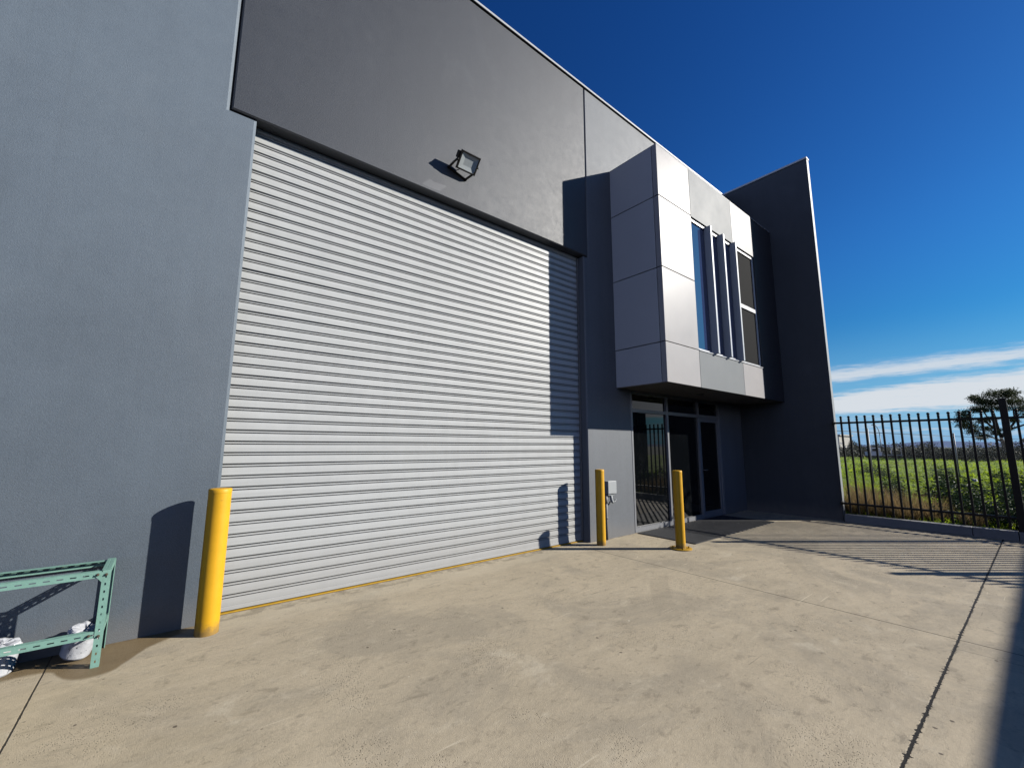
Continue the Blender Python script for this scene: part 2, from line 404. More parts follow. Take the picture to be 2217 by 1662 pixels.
# field behind the fence: gently bumpy sheet
def fz(x, y):
    if x < 11.2: return .08
    m_ = min(1, (x-11.2)/3)
    return .10 + .07*math.sin(x*.55+y*.3) + .05*math.sin(y*.9-x*.21+1) + .045*math.sin(x*1.7+2*y) + m_*(.06*math.sin(2.3*x-1.1*y)*math.sin(1.9*y+.6*x+1) + .04*math.sin(3.9*x+2.7*y)*math.sin(3.1*y-1.3*x))
vs, fs = [], []
xs = [11.0 + .22*i for i in range(140)] + [42 + 1.2*i for i in range(38)]
ys = [-30 + 1.5*i for i in range(15)] + [-8 + .22*i for i in range(120)] + [18.4 + 2.5*i for i in range(14)]
for x in xs:
    for y in ys:
        vs.append((x, y, fz(x, y)))
ny = len(ys)
for i in range(len(xs)-1):
    for j in range(ny-1):
        fs.append((i*ny+j, (i+1)*ny+j, (i+1)*ny+j+1, i*ny+j+1))
struct(raw('field', vs, fs, M['field'], smooth=True))

# hills on the horizon
vs, fs = [], []
N = 90
for i in range(N):
    a = math.radians(-60 + 130*i/(N-1)); d = 3000
    e = .22 + .30*max(0, math.sin(a*7+1.9))**2 + .36*math.exp(-((math.degrees(a)-6.9)/2.6)**2) + .05*math.sin(a*31)
    hgt = math.tan(math.radians(max(.12, e)))*d
    for r, z in ((d-500, -1), (d-250, hgt*.55), (d, hgt), (d+400, -1)):
        vs.append((r*math.cos(a), r*math.sin(a), z))
for i in range(N-1):
    for j in range(3):
        fs.append((i*4+j, i*4+4+j, i*4+5+j, i*4+1+j))
struct(raw('hills', vs, fs, M['hill'], smooth=True))

# kerb under the fence, in cast lengths
o = MB()
ky = [2.70, .925, .41, -1.99, -4.39, -6.79, -9.19]
for a, b_ in zip(ky, ky[1:]):
    o.box(10.85, 11.02, b_+.006, a-.002, -.05, .146, .008, 2)
struct(o.build('kerb', M['kerb']))

# ------------------------------------------------------------------ warehouse
wh = thing('warehouse', 'grey precast concrete warehouse with wide roller door and projecting silver window box', 'warehouse', (5.3, D, 0))
wh_inv = Matrix.Translation((-5.3, -D, 0))
def W(mb, name, m, parent=None):
    o = mb.build(name, m, parent or wh)
    if parent is None: o.matrix_parent_inverse = wh_inv
    return o

def panel(poly, y, thick, name, m, cham=.02, skip=None):
    """precast panel from an outline in x,z with chamfered front arris"""
    b = bmesh.new()
    f = b.faces.new([b.verts.new((x, y, z)) for x, z in poly])
    ex = bmesh.ops.extrude_face_region(b, geom=[f])
    vv = [g for g in ex['geom'] if isinstance(g, bmesh.types.BMVert)]
    bmesh.ops.translate(b, verts=vv, vec=(0, thick, 0))
    es = [e for e in b.edges if all(abs(v.co.y-y) < 1e-5 for v in e.verts)]
    if skip: es = [e for e in es if not skip(*[v.co for v in e.verts])]
    bmesh.ops.bevel(b, geom=es, offset=cham, segments=1, affect='EDGES')
    bmesh.ops.triangulate(b, faces=[f for f in b.faces if len(f.verts) > 4])
    o = MB(); o.merge(b)
    return W(o, name, m)
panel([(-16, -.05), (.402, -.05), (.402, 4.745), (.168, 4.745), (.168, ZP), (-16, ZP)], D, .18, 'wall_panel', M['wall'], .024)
panel([(.186, 4.765), (5.395, 4.765), (5.395, ZP), (.186, ZP)], D, .18, 'door_lintel_panel', M['lintel'], .014)
panel([(5.295, -.05), (6.49, -.05), (6.49, 2.505), (9.865, 2.505), (9.865, -.05), (10.995, -.05), (10.995, ZP), (5.411, ZP), (5.411, 4.745), (5.295, 4.745)], D, .18, 'wall_panel', M['wallr'], .016)
# sealed joints behind the panel gaps
for a, b_ in ((.10, .26), (5.36, 5.45)):
    o = MB(); o.box(a, b_, D+.035, D+.05, 4.70, ZP-.02); W(o, 'joint_sealant', M['seal'])
# wing wall at the right, with a pale strip added to paint its front edge sunlit
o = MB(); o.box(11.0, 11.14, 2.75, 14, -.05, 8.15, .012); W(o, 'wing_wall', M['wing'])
o = MB(); o.box(11.002, 11.138, 2.742, 2.7495, .0, 8.14, .002); W(o, 'wing_sunlit_strip', M['wedge'])
o = MB(); o.box(10.985, 11.155, 2.735, 14, 8.152, 8.20, .004); W(o, 'wing_capping', M['flash'])
o = MB(); o.box(-16, 10.98, D-.03, D+.22, ZP+.003, ZP+.045, .004); W(o, 'parapet_capping', M['flash'])
o = MB(); o.box(-16, 10.99, D+.19, 30, 7.3, 7.4); W(o, 'roof', M['roofg'])
o = MB(); o.box(-16, 10.99, D+.55, D+.6, 0, 7.2); W(o, 'interior_wall', M['core'])
# floor slab edge and head inside the door recess

# roller door
yS = D+.15
prof = []
ztop = 4.614 + 3*.106
z = ztop
while z > .09:
    for dz, dy in ((0, .001), (-.0145, .018), (-.0155, .017), (-.016, .004), (-.018, .001), (-.026, .001), (-.0285, .004), (-.029, .020), (-.036, .020), (-.0365, .004), (-.039, .001), (-.066, -.001), (-.096, -.001), (-.1055, .0)):
        prof.append((z+dz, yS+dy))
    z -= .106
vs, fs = [], []
sx = [.32 + (5.30-.32)*i/28 for i in range(29)]
RW = random.Random(3); wv = [(RW.uniform(0, 6), RW.uniform(.6, 1.6), RW.uniform(.0004, .0016), RW.uniform(-.0010, .0010)) for _ in range(60)]
for x in sx:
    for q_, (zz, yy) in enumerate(prof):
        ph, fr, am, of = wv[q_//14]
        vs.append((x, yy + am*math.sin(fr*x+ph) + of, zz + .0011*math.sin(fr*1.7*x+ph*2)))
n = len(prof)
for i in range(len(sx)-1):
    for j in range(n-1):
        fs.append((i*n+j, (i+1)*n+j, (i+1)*n+j+1, i*n+j+1))
door = raw('roller_door', vs, fs, M['slat'], wh); door.matrix_parent_inverse = wh_inv
zb = z + .106 - .104
o = MB(); o.box(.32, 5.30, yS-.004, yS+.03, .022, zb-.001, .003); o.build('bottom_rail', M['slat'], door)
o = MB(); o.box(.38, 5.29, yS-.022, yS+.03, .003, .016, .005, 2); o.build('bottom_seal', M['yellowseal'], door)
for xa, xb in ((.30, .335), (5.262, 5.2945)):
    o = MB(); o.box(xa, xb, yS-.03, yS-.006, .021, 4.74, .003); o.build('guide_rail', M['steel'], door)

# projecting window box with cladding panels
XL, XR, YF, B0, B1 = 6.085, 9.885, 3.628, 2.514, 6.661
o = MB(); o.box(XL+.09, 10.99, YF+.094, D-.002, B0+.03, B1-.03)
box_ = W(o, 'window_box', M['core'])
zj = [B0, 3.178, 4.448, 5.720, B1]
g = .006
for z0, z1 in zip(zj, zj[1:]):
    o = MB(); o.box(XL, 7.145, YF, YF+.092, z0+g*(z0 > B0), z1-g*(z1 < B1), .005, 2); o.build('cladding_panel', M['clad'], box_)
    o = MB(); o.box(XL+.001, XL+.088, YF+.104, D-.003, z0+g*(z0 > B0), z1-g*(z1 < B1), .005, 2); o.build('cladding_panel', M['clads'], box_)
for x0, x1, z0, z1, m in ((7.155, 8.842, 5.708, B1, 'cladB'), (8.850, XR, 5.708, B1, 'clad'), (7.155, 8.905, B0, 3.172, 'cladB'), (8.913, XR, B0, 3.172, 'clad')):
    o = MB(); o.box(x0, x1, YF+.001, YF+.092, z0, z1, .004, 2); o.build('cladding_panel', M[m], box_)
o = MB(); o.box(XR+.02, 10.985, YF+.006, YF+.092, B0+.002, B1-.02, .004, 2); w = o.build('cladding_panel', M['dark'], box_); w['label'] = 'dark charcoal cladding panel'
o = MB(); o.box(XL+.092, 10.98, YF+.095, D-.004, B0+.004, B0+.026); o.build('soffit', M['soffit'], box_)
o = MB(); o.box(XL+.004, 10.985, YF+.004, D-.003, B1+.003, B1+.02, .004); o.build('box_capping', M['clads'], box_)

# upper window with fins
o = MB()
x0, x1, z0, z1 = 7.152, XR-.004, 3.176, 5.704
o.box(x0, x1, YF+.03, YF+.088, z1-.055, z1); o.box(x0, x1, YF+.03, YF+.088, z0, z0+.05)
o.box(x0, x0+.03, YF+.032, YF+.088, z0+.05, z1-.055); o.box(x1-.045, x1, YF+.032, YF+.088, z0+.05, z1-.055)
o.box(x0-.002, x1+.002, YF-.012, YF+.029, z0-.006, z0+.012, .003)
uw = W(o, 'upper_window', M['alumw'])
fx = (7.755, 8.275, 8.812)
cols = [x0+.03] + list(fx) + [x1-.045]
for i in range(4):
    a, b_ = cols[i]+(.02 if i else 0), cols[i+1]-(.02 if i < 3 else 0)
    if i < 3:
        o = MB(); o.box(a, b_, YF+.052, YF+.06, z0+.051, z1-.056); o.build('pane', M['glassblue'], uw)
    else:
        o = MB(); o.box(a, b_, YF+.030, YF+.075, 4.385, 4.475, .004); o.build('transom', M['alumw'], uw)
        for za, zc in ((z0+.051, 4.384), (4.476, z1-.056)):
            o = MB(); o.box(a, b_, YF+.052, YF+.06, za, zc); o.build('screened_pane', M['screen'], uw)
for f in fx:
    o = MB(); o.box(f-.028, f+.028, YF-.075, YF+.060, z0+.014, z1-.002, .003); o.build('fin', M['fin'], uw)

# entrance shopfront
ya, yb = D+.004, D+.10
o = MB()
X0, X1, HT = 6.492, 9.863, 2.502
for a, b_ in ((X0, X0+.05), (7.665, 7.725), (8.885, 8.945), (X1-.05, X1)):
    o.box(a, b_, ya, yb, .002, HT, .004)
for za, zc in ((.002, .085), (2.115, 2.178), (2.45, HT)):
    for a, b_ in ((X0+.05, 7.665), (7.725, 8.885), (8.945, X1-.05)):
        if za < .1 and a > 8.9: za2, zc2 = .002, .02
        else: za2, zc2 = za, zc
        o.box(a, b_, ya+.003, yb-.003, za2, zc2)
sf = W(o, 'shopfront', M['alum'])
for a, b_ in ((X0+.05, 7.665), (7.725, 8.885), (8.945, X1-.05)):
    o = MB(); o.box(a, b_, D+.045, D+.055, 2.179, 2.449); o.build('transom_pane', M['glass'], sf)
for a, b_ in ((X0+.05, 7.665), (7.725, 8.885)):
    o = MB(); o.box(a, b_, D+.045, D+.055, .086, 2.114); o.build('pane', M['glass'], sf)
o = MB(); a, b_ = 8.949, X1-.054
o.box(a, a+.06, D+.02, D+.075, .024, 2.11, .003); o.box(b_-.06, b_, D+.02, D+.075, .024, 2.11, .003)
o.box(a+.06, b_-.06, D+.022, D+.073, .024, .13); o.box(a+.06, b_-.06, D+.022, D+.073, 2.03, 2.11)
dr = W(o, 'entrance_door', M['alum'])
o = MB(); o.box(a+.06, b_-.06, D+.045, D+.055, .131, 2.029); o.build('pane', M['glass'], dr)
o = MB(); o.box(a+.018, a+.046, D+.008, D+.0195, .93, 1.07, .003); o.tube([(a+.03, D+.012, 1.0), (a+.03, D-.035, 1.0), (a+.045, D-.045, 1.0), (a+.14, D-.045, 1.0)], .009, 8); o.build('handle', M['steel'], dr)

# soffit light
sl = thing('ceiling_light', 'small flat white light under the window box soffit above the entrance', 'ceiling light', (8.04, 4.13, B0))
o = MB(); o.lathe([(0, -.012), (.075, -.012), (.085, -.004), (.085, .004), (0, .004)], 24); o.build('trim_ring', M['white'], sl)
o = MB(); o.lathe([(0, -.018), (.055, -.018), (.06, -.0125), (0, -.0125)], 24); o.build('diffuser', M['lampglass'], sl)

# entrance mat
o = MB(); o.box(6.50, 9.62, 3.54, D-.03, .003, .012, .004)
tag(o.build('entrance_mat', M['mat']), 'large dark rubber mat lying in front of the glass entrance', 'door mat')

# ------------------------------------------------------------------ floodlight
fl = thing('floodlight', 'black square floodlight on a bracket on the charcoal wall above the roller door', 'floodlight', (2.8, D, 5.2))
fc_ = Vector((2.805, D-.185, 5.262))
tilt = Matrix.Translation(fc_ - Vector((2.8, D, 5.2))) @ Matrix.Rotation(math.radians(41), 4, 'X')
# local frame: face looks to -Y, tilted down
def FL(mb_fn, name, m, parent=fl):
    o = MB(); mb_fn(o); o.bm.transform(tilt); return o.build(name, m, parent)
w2, h2 = .148, .118
def hous(o):
    o.box(-w2, w2, .0, .022, -h2, h2, .006, 2)
    for a in ((-w2, -w2+.022, -h2, h2), (w2-.022, w2, -h2, h2)): o.box(a[0], a[1], -.016, .002, a[2], a[3], .004)
    for a in ((-h2, -h2+.022), (h2-.022, h2)): o.box(-w2+.02, w2-.02, -.015, .002, a[0], a[1], .004)
    o.box(-.168, .10, .02, .085, .0, .095, .012, 2)
    for i in range(7): o.box(-.09+.03*i-.003, -.09+.03*i+.003, .05, .07, -.07, .07)
hs = FL(hous, 'housing', M['lampblack'])
def refl(o):
    b = bmesh.new(); a = w2-.022; c = h2-.022
    fr = [b.verts.new(q) for q in ((-a, -.009, -c), (a, -.009, -c), (a, -.009, c), (-a, -.009, c))]
    bk = [b.verts.new(q) for q in ((-a*.55, -.002, -c*.5), (a*.55, -.002, -c*.5), (a*.55, -.002, c*.5), (-a*.55, -.002, c*.5))]
    for i in range(4): b.faces.new((fr[i], fr[(i+1) % 4], bk[(i+1) % 4], bk[i]))
    b.faces.new(bk); o.merge(b)
FL(refl, 'reflector', M['lampglass'], hs)
o = MB()
o.bar((-.215, -.008, .012), (.085, -.008, -.075), .010, .05, up=(0, -1, 0))
o.tube([(-.195, -.010, .005), (-.192, -.05, .012), (-.178, -.11, .035), (-.160, -.175, .058)], [.017, .016, .015, .014], 10)
o.tube([(.065, -.010, -.068), (.078, -.05, -.06), (.12, -.11, -.02), (.160, -.175, .050)], [.017, .016, .015, .014], 10)
for s_ in (-1, 1):
    o.lathe([(0, -.008), (.020, -.008), (.020, .008), (0, .008)], 12, (s_*.158, -.175, .055), Matrix.Rotation(math.pi/2, 4, 'Y'))
o.build('bracket', M['lampblack'], fl)
o = MB(); o.tube([(.02, -.11, .09), (-.02, -.06, .05), (-.05, -.02, .03), (-.06, -.001, .03)], .006, 6); o.build('cable', M['rubber'], fl)

# ------------------------------------------------------------------ bollards
def bollard(x, y, r, label, plate=False, hgt=1.137):
    t = thing('bollard', label, 'bollard', (x, y, 0), 'yellow bollards by the roller door')
    o = MB(); o.lathe([(r, .0), (r, hgt-.035)], 40); o.build('post', M['yellow'], t)
    o = MB(); o.lathe([(r+.0012, hgt-.034), (r+.0015, hgt-.008), (r-.002, hgt-.002), (r*.8, hgt), (0, hgt+.001)], 40); o.build('cap', M['yellow'], t)
    if plate:
        o = MB(); o.lathe([(0, .001), (.158, .001), (.158, .012), (.155, .014), (0, .014)], 40); bp = o.build('base_plate', M['yellowbase'], t)
        for i in range(4):
            a = math.radians(45+90*i)
            o = MB(); o.lathe([(0, .0145), (.014, .0145), (.014, .026), (.008, .026), (.008, .04), (0, .04)], 6, (.115*math.cos(a), .115*math.sin(a), 0), smooth=False); o.build('bolt', M['yellowbase'], bp)
    return t
bollard(.384, 4.399, .083, 'yellow steel bollard at the left end of the roller door, nearest the viewer')
bollard(5.322, 4.42, .070, 'yellow steel bollard standing close to the wall in front of the grey outlet box')
bollard(6.063, 3.538, .070, 'yellow steel bollard standing free on a round bolted base plate before the entrance', True)

# ------------------------------------------------------------------ outlet box
ob = thing('power_outlet', 'grey power outlet box with conduit on the pillar behind a yellow bollard', 'power outlet', (5.76, D, .8))
o = MB(); o.box(-.10, .115, -.10, -.002, -.075, .13, .008, 2); o.build('enclosure', M['pvc'], ob)
o = MB(); o.box(-.075, .09, -.075, -.01, -.105, -.0755, .004); o.build('hood', M['pvc'], ob)
o = MB(); o.tube([(-.085, -.03, -.798), (-.085, -.03, -.45), (-.085, -.03, -.10)], .024, 14); o.tube([(-.085, -.03, -.47), (-.085, -.03, -.44)], .029, 14); o.tube([(-.085, -.03, -.23), (-.085, -.03, -.11)], .030, 14); o.build('conduit', M['pvcd'], ob)
o = MB(); o.tube([(.02, -.05, -.105), (.022, -.055, -.16), (.035, -.06, -.20), (.06, -.06, -.215)], [.026, .024, .024, .021], 12); o.tube([(.06, -.06, -.212), (.105, -.06, -.208), (.13, -.06, -.185), (.128, -.06, -.165)], .011, 8); o.build('plug', M['pvc'], ob)

# ------------------------------------------------------------------ slotted green rack frame
rk = thing('metal_rack_frame', 'low worn green slotted-angle steel rack frame standing against the grey wall', 'rack frame', (-1.0, 4.4, 0))
def slotted(o, p0, p1, u, w, off=.03, pitch=.062, sl=.032, sw=.008):
    """flat slotted strip from p0 to p1, width w along unit vector u, 3 mm thick"""
    p0, p1, u = Vector(p0), Vector(p1), Vector(u); t = (p1-p0); L = t.length; t.normalize()
    nrm = t.cross(u)
    def strip(a, b_, c0, c1):
        m_ = (c0+c1)/2
        o.bar(p0+t*a+u*m_, p0+t*b_+u*m_, c1-c0, .003, up=nrm)
    mid = w*.5
    strip(0, L, 0, mid-sw/2); strip(0, L, mid+sw/2, w)
    s = 0.0; a = off
    while a < L-.02:
        strip(s, a, mid-sw/2, mid+sw/2); s = a+sl; a += pitch
    strip(min(s, L-.001), L, mid-sw/2, mid+sw/2)
def angle(name, p0, p1, u, v, w=.042, **kw):
    o = MB(); slotted(o, p0, p1, u, w, **kw); slotted(o, p0, p1, v, w, **kw)
    o.bm.transform(Matrix.Translation((1.0, -4.4, 0)))
    return o.build(name, M['green'], rk)
xa, xb, y0, y1, ht = -1.95, -.228, 4.215, 4.60, .632
for x, ux in ((xb, -1), (xa, 1)):
    for y, uy in ((y0, 1), (y1, -1)):
        angle('upright', (x, y, 0), (x, y, ht), (ux, 0, 0), (0, uy, 0), pitch=.05, sl=.016, sw=.009)
for y, uy in ((y0+.0035, 1), (y1-.0035, -1)):
    angle('long_rail', (xa+.002, y, ht-.006), (xb-.040, y, ht-.006), (0, 0, -1), (0, uy, 0))
    if uy > 0: angle('long_rail', (xa+.002, y, .232), (xb-.038, y, .232), (0, 0, -1), (0, uy, 0))
for x, ux in ((xb-.0035, -1), (xa+.0035, 1)):
    angle('cross_rail', (x, y0+.004, ht+.003), (x, y1-.004, ht+.003), (0, 0, -1), (ux, 0, 0), pitch=.03, sl=.016)
    angle('cross_rail', (x, y0+.004, .236), (x, y1-.004, .236), (0, 0, -1), (ux, 0, 0))
# gusset plates and bolts at the visible corners
for zc in (ht-.03,):
    o = MB(); b = bmesh.new()
    vv = [b.verts.new(q) for q in ((xb-.040, y0-.001, zc+.02), (xb-.085, y0-.001, zc+.005), (xb-.040, y0-.001, zc-.05))]; b.faces.new(vv)
    ex = bmesh.ops.extrude_face_region(b, geom=b.faces[:]); bmesh.ops.translate(b, verts=[q for q in ex['geom'] if isinstance(q, bmesh.types.BMVert)], vec=(0, -.002, 0))
    o.merge(b); o.bm.transform(Matrix.Translation((1.0, -4.4, 0))); o.build('gusset', M['green'], rk)
for x, zc in ((xb-.065, ht-.025), (xb-.021, ht-.03), (xb-.07, .212), (xb-.021, .2)):
    o = MB(); o.lathe([(0, 0), (.009, 0), (.009, .006), (.005, .008), (.004, .014), (0, .014)], 8, (x+1.0, y0-4.4-.002, zc), Matrix.Rotation(math.pi/2, 4, 'X'), smooth=False); o.build('bolt', M['bark'], rk)

# white plastic-wrapped bundles behind the rack
def bundle(x, y, r, h, tilt, label, seed):
    t = thing('plastic_bundle', label, 'plastic bundle', (x, y, 0), 'wrapped bundles behind the rack')
    RB = random.Random(seed)
    o = MB(); o.lathe([(0, 0), (r*.86, 0), (r*.95, .012), (r*.97, h*.25), (r, h*.5), (r*1.02, h*.74), (r*1.05, h*.86), (r*1.03, h*.93), (r*.93, h), (r*.7, h*1.015), (r*.35, h*.985), (0, h*.97)], 48)
    bmesh.ops.subdivide_edges(o.bm, edges=o.bm.edges[:], cuts=1, use_grid_fill=True)
    dirs = [(RB.uniform(0, 6.28), RB.uniform(-1.5, 1.5), RB.uniform(3, 9), RB.uniform(0, 6)) for _ in range(9)]
    for v in o.bm.verts:
        a = math.atan2(v.co.y, v.co.x); zz = v.co.z/h; d = 0
        for da, dz, fq, ph in dirs: d += abs(math.sin(fq*.5*a + dz*4*zz + ph)) - .6
        k_ = 1 + .028*d*(0.25+zz*.75); v.co.x *= k_; v.co.y *= k_; v.co.z += .004*d*zz
    Mx = Matrix.Rotation(tilt, 4, 'Y') @ Matrix.Rotation(tilt*.6, 4, 'X'); o.bm.transform(Mx)
    mn = min(v.co.z for v in o.bm.verts); o.bm.transform(Matrix.Translation((0, 0, .002-mn)))
    for f in o.bm.faces: f.smooth = False
    o.build('wrapping', M['tub'], t)
    o = MB(); o.tube([(r*1.05*math.cos(q_)*.99, r*1.05*math.sin(q_)*.99, h*.86) for q_ in [6.2832*i/40 for i in range(41)]], .006, 8)
    o.bm.transform(Matrix.Translation((0, 0, .002-mn)) @ Mx); o.build('rim', M['white'], t)
bundle(-.378, 4.475, .086, .185, .28, 'white plastic-wrapped bundle tilted beside the right upright of the green rack', 4)
bundle(-.748, 4.475, .090, .19, .08, 'white plastic-wrapped bundle standing behind the green rack at the left picture edge', 8)

# ------------------------------------------------------------------ steel boundary fence
PX = 10.90
fn_ = thing('steel_fence', 'black steel picket fence with ball finials on a concrete kerb', 'fence', (PX, 0, 0))
yend = -9.1
post0 = None
for i, y in enumerate((.36, -1.80, -3.96, -6.12, -8.28)):
    if post0 is None:
        o = MB(); o.box(-.045, .045, -.045, .045, -.02, 2.30, .006, 2); o.box(-.05, .05, -.05, .05, 2.30, 2.318, .006, 2)
        post0 = o.build('post', M['black'], fn_); q = post0
    else:
        q = post0.copy(); link(q, fn_)
    q.location = (.02, y, 0)
for z0, z1 in ((1.970, 2.008), (.338, .376)):
    o = MB(); o.box(-.02, .02, yend, 2.735, z0, z1, .003); o.build('rail', M['black'], fn_)
pk = fi = None
for i in range(88):
    y = 2.598 - .1317*i
    if pk is None:
        o = MB(); o.box(-.016, .016, -.016, .016, .17, 2.075); pk = o.build('picket', M['black'], fn_)
        o = MB(); o.lathe([(0, 2.060), (.019, 2.061), (.021, 2.068), (.021, 2.076), (.012, 2.082), (.019, 2.090), (.024, 2.102), (.024, 2.112), (.018, 2.124), (.008, 2.131), (0, 2.132)], 14)
        fi = o.build('finial', M['black'], pk); q = pk
    else:
        q = copy_tree(pk, fn_)
    q.location = (0, y, 0)
for z_ in (1.99, .357):
    o = MB(); o.box(-.035, .06, 2.72, 2.749, z_-.035, z_+.035, .004); o.build('wall_bracket', M['black'], fn_)

# ------------------------------------------------------------------ off-camera neighbours (shadow at right, reflection in glass)
ct = thing('shade_container', 'unseen dark steel container added behind the viewer to shade the lower right of the yard', 'shipping container', (0, -3.5, 0))  # out of view, added to cast the dark edge at lower right
o = MB(); Lx0, Lx1 = 1.6, 10.835
nrib = 34
for k_ in range(nrib):
    a = Lx0+(Lx1-Lx0)*k_/nrib; b_ = a+(Lx1-Lx0)/nrib
    o.box(a, a+(b_-a)*.5, -.02, .0, .16, 2.72); 
o.box(Lx0, Lx1, -2.4, -.022, .14, 2.74); o.box(Lx0, Lx1, -2.44, .02, 2.742, 2.88, .01); o.box(Lx0, Lx1, -2.44, .02, .002, .138, .01)
o.build('container_body', M['navy'], ct)
sd = thing('neighbour_shed', 'low dark steel shed beyond the fence, seen only as a reflection in the entrance glass', 'shed', (15, -4.3, 0))
o = MB(); o.box(-3.98, 5.5, -6, -.03, 0, 3.40); o.box(-4.03, 5.55, -6.05, .0, 3.402, 3.49, .01)
for k_ in range(30): o.box(-3.8+.3*k_, -3.68+.3*k_, -.028, -.005, .05, 3.39)
o.build('shed_body', M['navy'], sd)

# ------------------------------------------------------------------ far field: buildings, truck, lamp, wire fence
t = thing('storage_shed', 'low cream shed at the far side of the field next to the wing wall edge', 'shed', (75, 18.6, 0))
o = MB(); o.box(-3, 3, -1.0, 5, 0, 3.0); o.build('wall', M['cream'], t)
o = MB(); o.box(-3.2, 3.2, -1.2, 5.2, 3.002, 3.18); o.build('roof', M['cream'], t)
o = MB(); o.bar((-3, -1.4, 1.9), (-3, -2.2, .1), .12, .12); o.bar((-3, -1.05, 2.0), (-3, -1.4, 1.9), .1, .1); o.build('brace', M['white'], t)
t = thing('metal_shed', 'pale blue-grey metal shed with dark roof at the right edge behind the large tree', 'shed', (80, -1.2, 0))
o = MB(); o.box(-4, 4, -5, 2.6, 0, 2.15); o.build('wall', M['shedw'], t)
o = MB(); b = bmesh.new()
vv = [b.verts.new(q) for q in ((-4.3, -5.3, 2.15), (-4.3, 3.0, 2.15), (-4.3, 1.8, 3.2), (-4.3, -4.2, 3.2))]; b.faces.new(vv)
ex = bmesh.ops.extrude_face_region(b, geom=b.faces[:]); bmesh.ops.translate(b, verts=[q for q in ex['geom'] if isinstance(q, bmesh.types.BMVert)], vec=(8.6, 0, 0)); o.merge(b); o.build('roof', M['roofg'], t)

ut = thing('utility_truck', 'white utility truck with flat tray parked at the far edge of the field', 'truck', (65.3, 12.3, .28))
def U_(fn, name, m, par=ut):
    o = MB(); fn(o); o.bm.transform(Matrix.Rotation(math.radians(-62), 4, 'Z')); return o.build(name, m, par)
U_(lambda o: (o.box(-1.15, .15, -.6, .6, .18, .62, .05, 2), o.box(-.95, .05, -.56, .56, .62, 1.12, .10, 3)), 'cab', M['white'])
U_(lambda o: (o.box(-.75, -.15, -.575, .575, .72, 1.02, .02), o.box(-.965, -.955, -.45, .45, .70, 1.02)), 'cab_window', M['screen'])
U_(lambda o: (o.box(.18, 2.2, -.62, .62, .22, .32, .02), o.box(.18, .23, -.6, .6, .32, .66)), 'tray', M['steel'])
for x in (-.7, 1.5):
    for s in (-.5, .5):
        U_(lambda o: o.lathe([(0, -.09), (.2, -.09), (.22, -.05), (.22, .05), (.2, .09), (0, .09)], 18, (x, s, .02), Matrix.Rotation(math.pi/2, 4, 'X')), 'wheel', M['rubber'])
t = thing('goal_frame', 'thin white metal frame standing at the far edge of the field beside the white truck', 'metal frame', (67, 11, 0))
o = MB(); o.tube([(-.46, .34, .3), (-.46, .34, 1.42), (.6, -.32, 1.40), (.75, -.35, .3)], .045, 6); o.build('frame_tube', M['white'], t)

t = thing('street_lamp', 'slender grey street lamp with curved arm far beyond the field', 'street lamp', (92, 16.9, 0))
o = MB(); o.tube([(0, 0, 0), (-.1, -.02, 3.4)], [.09, .06], 8); o.build('pole', M['steel'], t)
o = MB(); o.tube([(-.1, -.02, 3.4), (-.25, .03, 4.2), (-.6, .15, 4.8), (-1.0, .3, 5.05), (-1.3, .45, 5.08)], .05, 8); o.build('arm', M['steel'], t)
o = MB(); o.box(-1.75, -1.3, .36, .62, 5.02, 5.12, .03); o.build('lamp_head', M['steel'], t)

# chain-link fence running off across the field
cf = thing('chain_link_fence', 'grey chain-link fence with slim posts running across the green field', 'wire fence', (20, 4, 0))
pts = [(11.3, 4.9), (20.2, 4.05), (30.3, 2.75), (40, 1.4), (50, 0.0)]
for i, (x, y) in enumerate(pts):
    o = MB(); o.tube([(x-20, y-4, 0), (x-20, y-4, 2.18)], .028, 8); o.build('post', M['steel'], cf)
for (xa_, ya_), (xb_, yb_) in zip(pts, pts[1:]):
    o = MB(); o.tube([(xa_-20, ya_-4, 2.03), (xb_-20, yb_-4, 2.03)], .011, 6); o.build('top_wire', M['navy'], cf)
vs, fs = [], []
for (xa_, ya_), (xb_, yb_) in zip(pts, pts[1:]):
    A, B = Vector((xa_-20, ya_-4, 0)), Vector((xb_-20, yb_-4, 0)); L = (B-A).length; t_ = (B-A).normalized()
    s = -1.9
    while s < L:
        for sg in (1, -1):
            a0, a1 = (s, s+1.9) if sg == 1 else (s+1.9, s)
            z0, z1 = .12, 2.02
            # clip to segment
            def cl(a, z, b_, zz):
                if a < 0: f = (0-a)/(b_-a); return 0, z+(zz-z)*f
                if a > L: f = (L-a)/(b_-a); return L, z+(zz-z)*f
                return a, z
            c0, d0 = cl(a0, z0, a1, z1); c1, d1 = cl(a1, z1, a0, z0)
            if abs(c1-c0) < .02: continue
            p, q = A+t_*c0, A+t_*c1; i = len(vs); e = .0016
            vs += [(p.x, p.y, d0-e), (q.x, q.y, d1-e), (q.x, q.y, d1+e), (p.x, p.y, d0+e)]; fs.append((i, i+1, i+2, i+3))
        s += .10
raw('wire_mesh', vs, fs, M['steel'], cf)

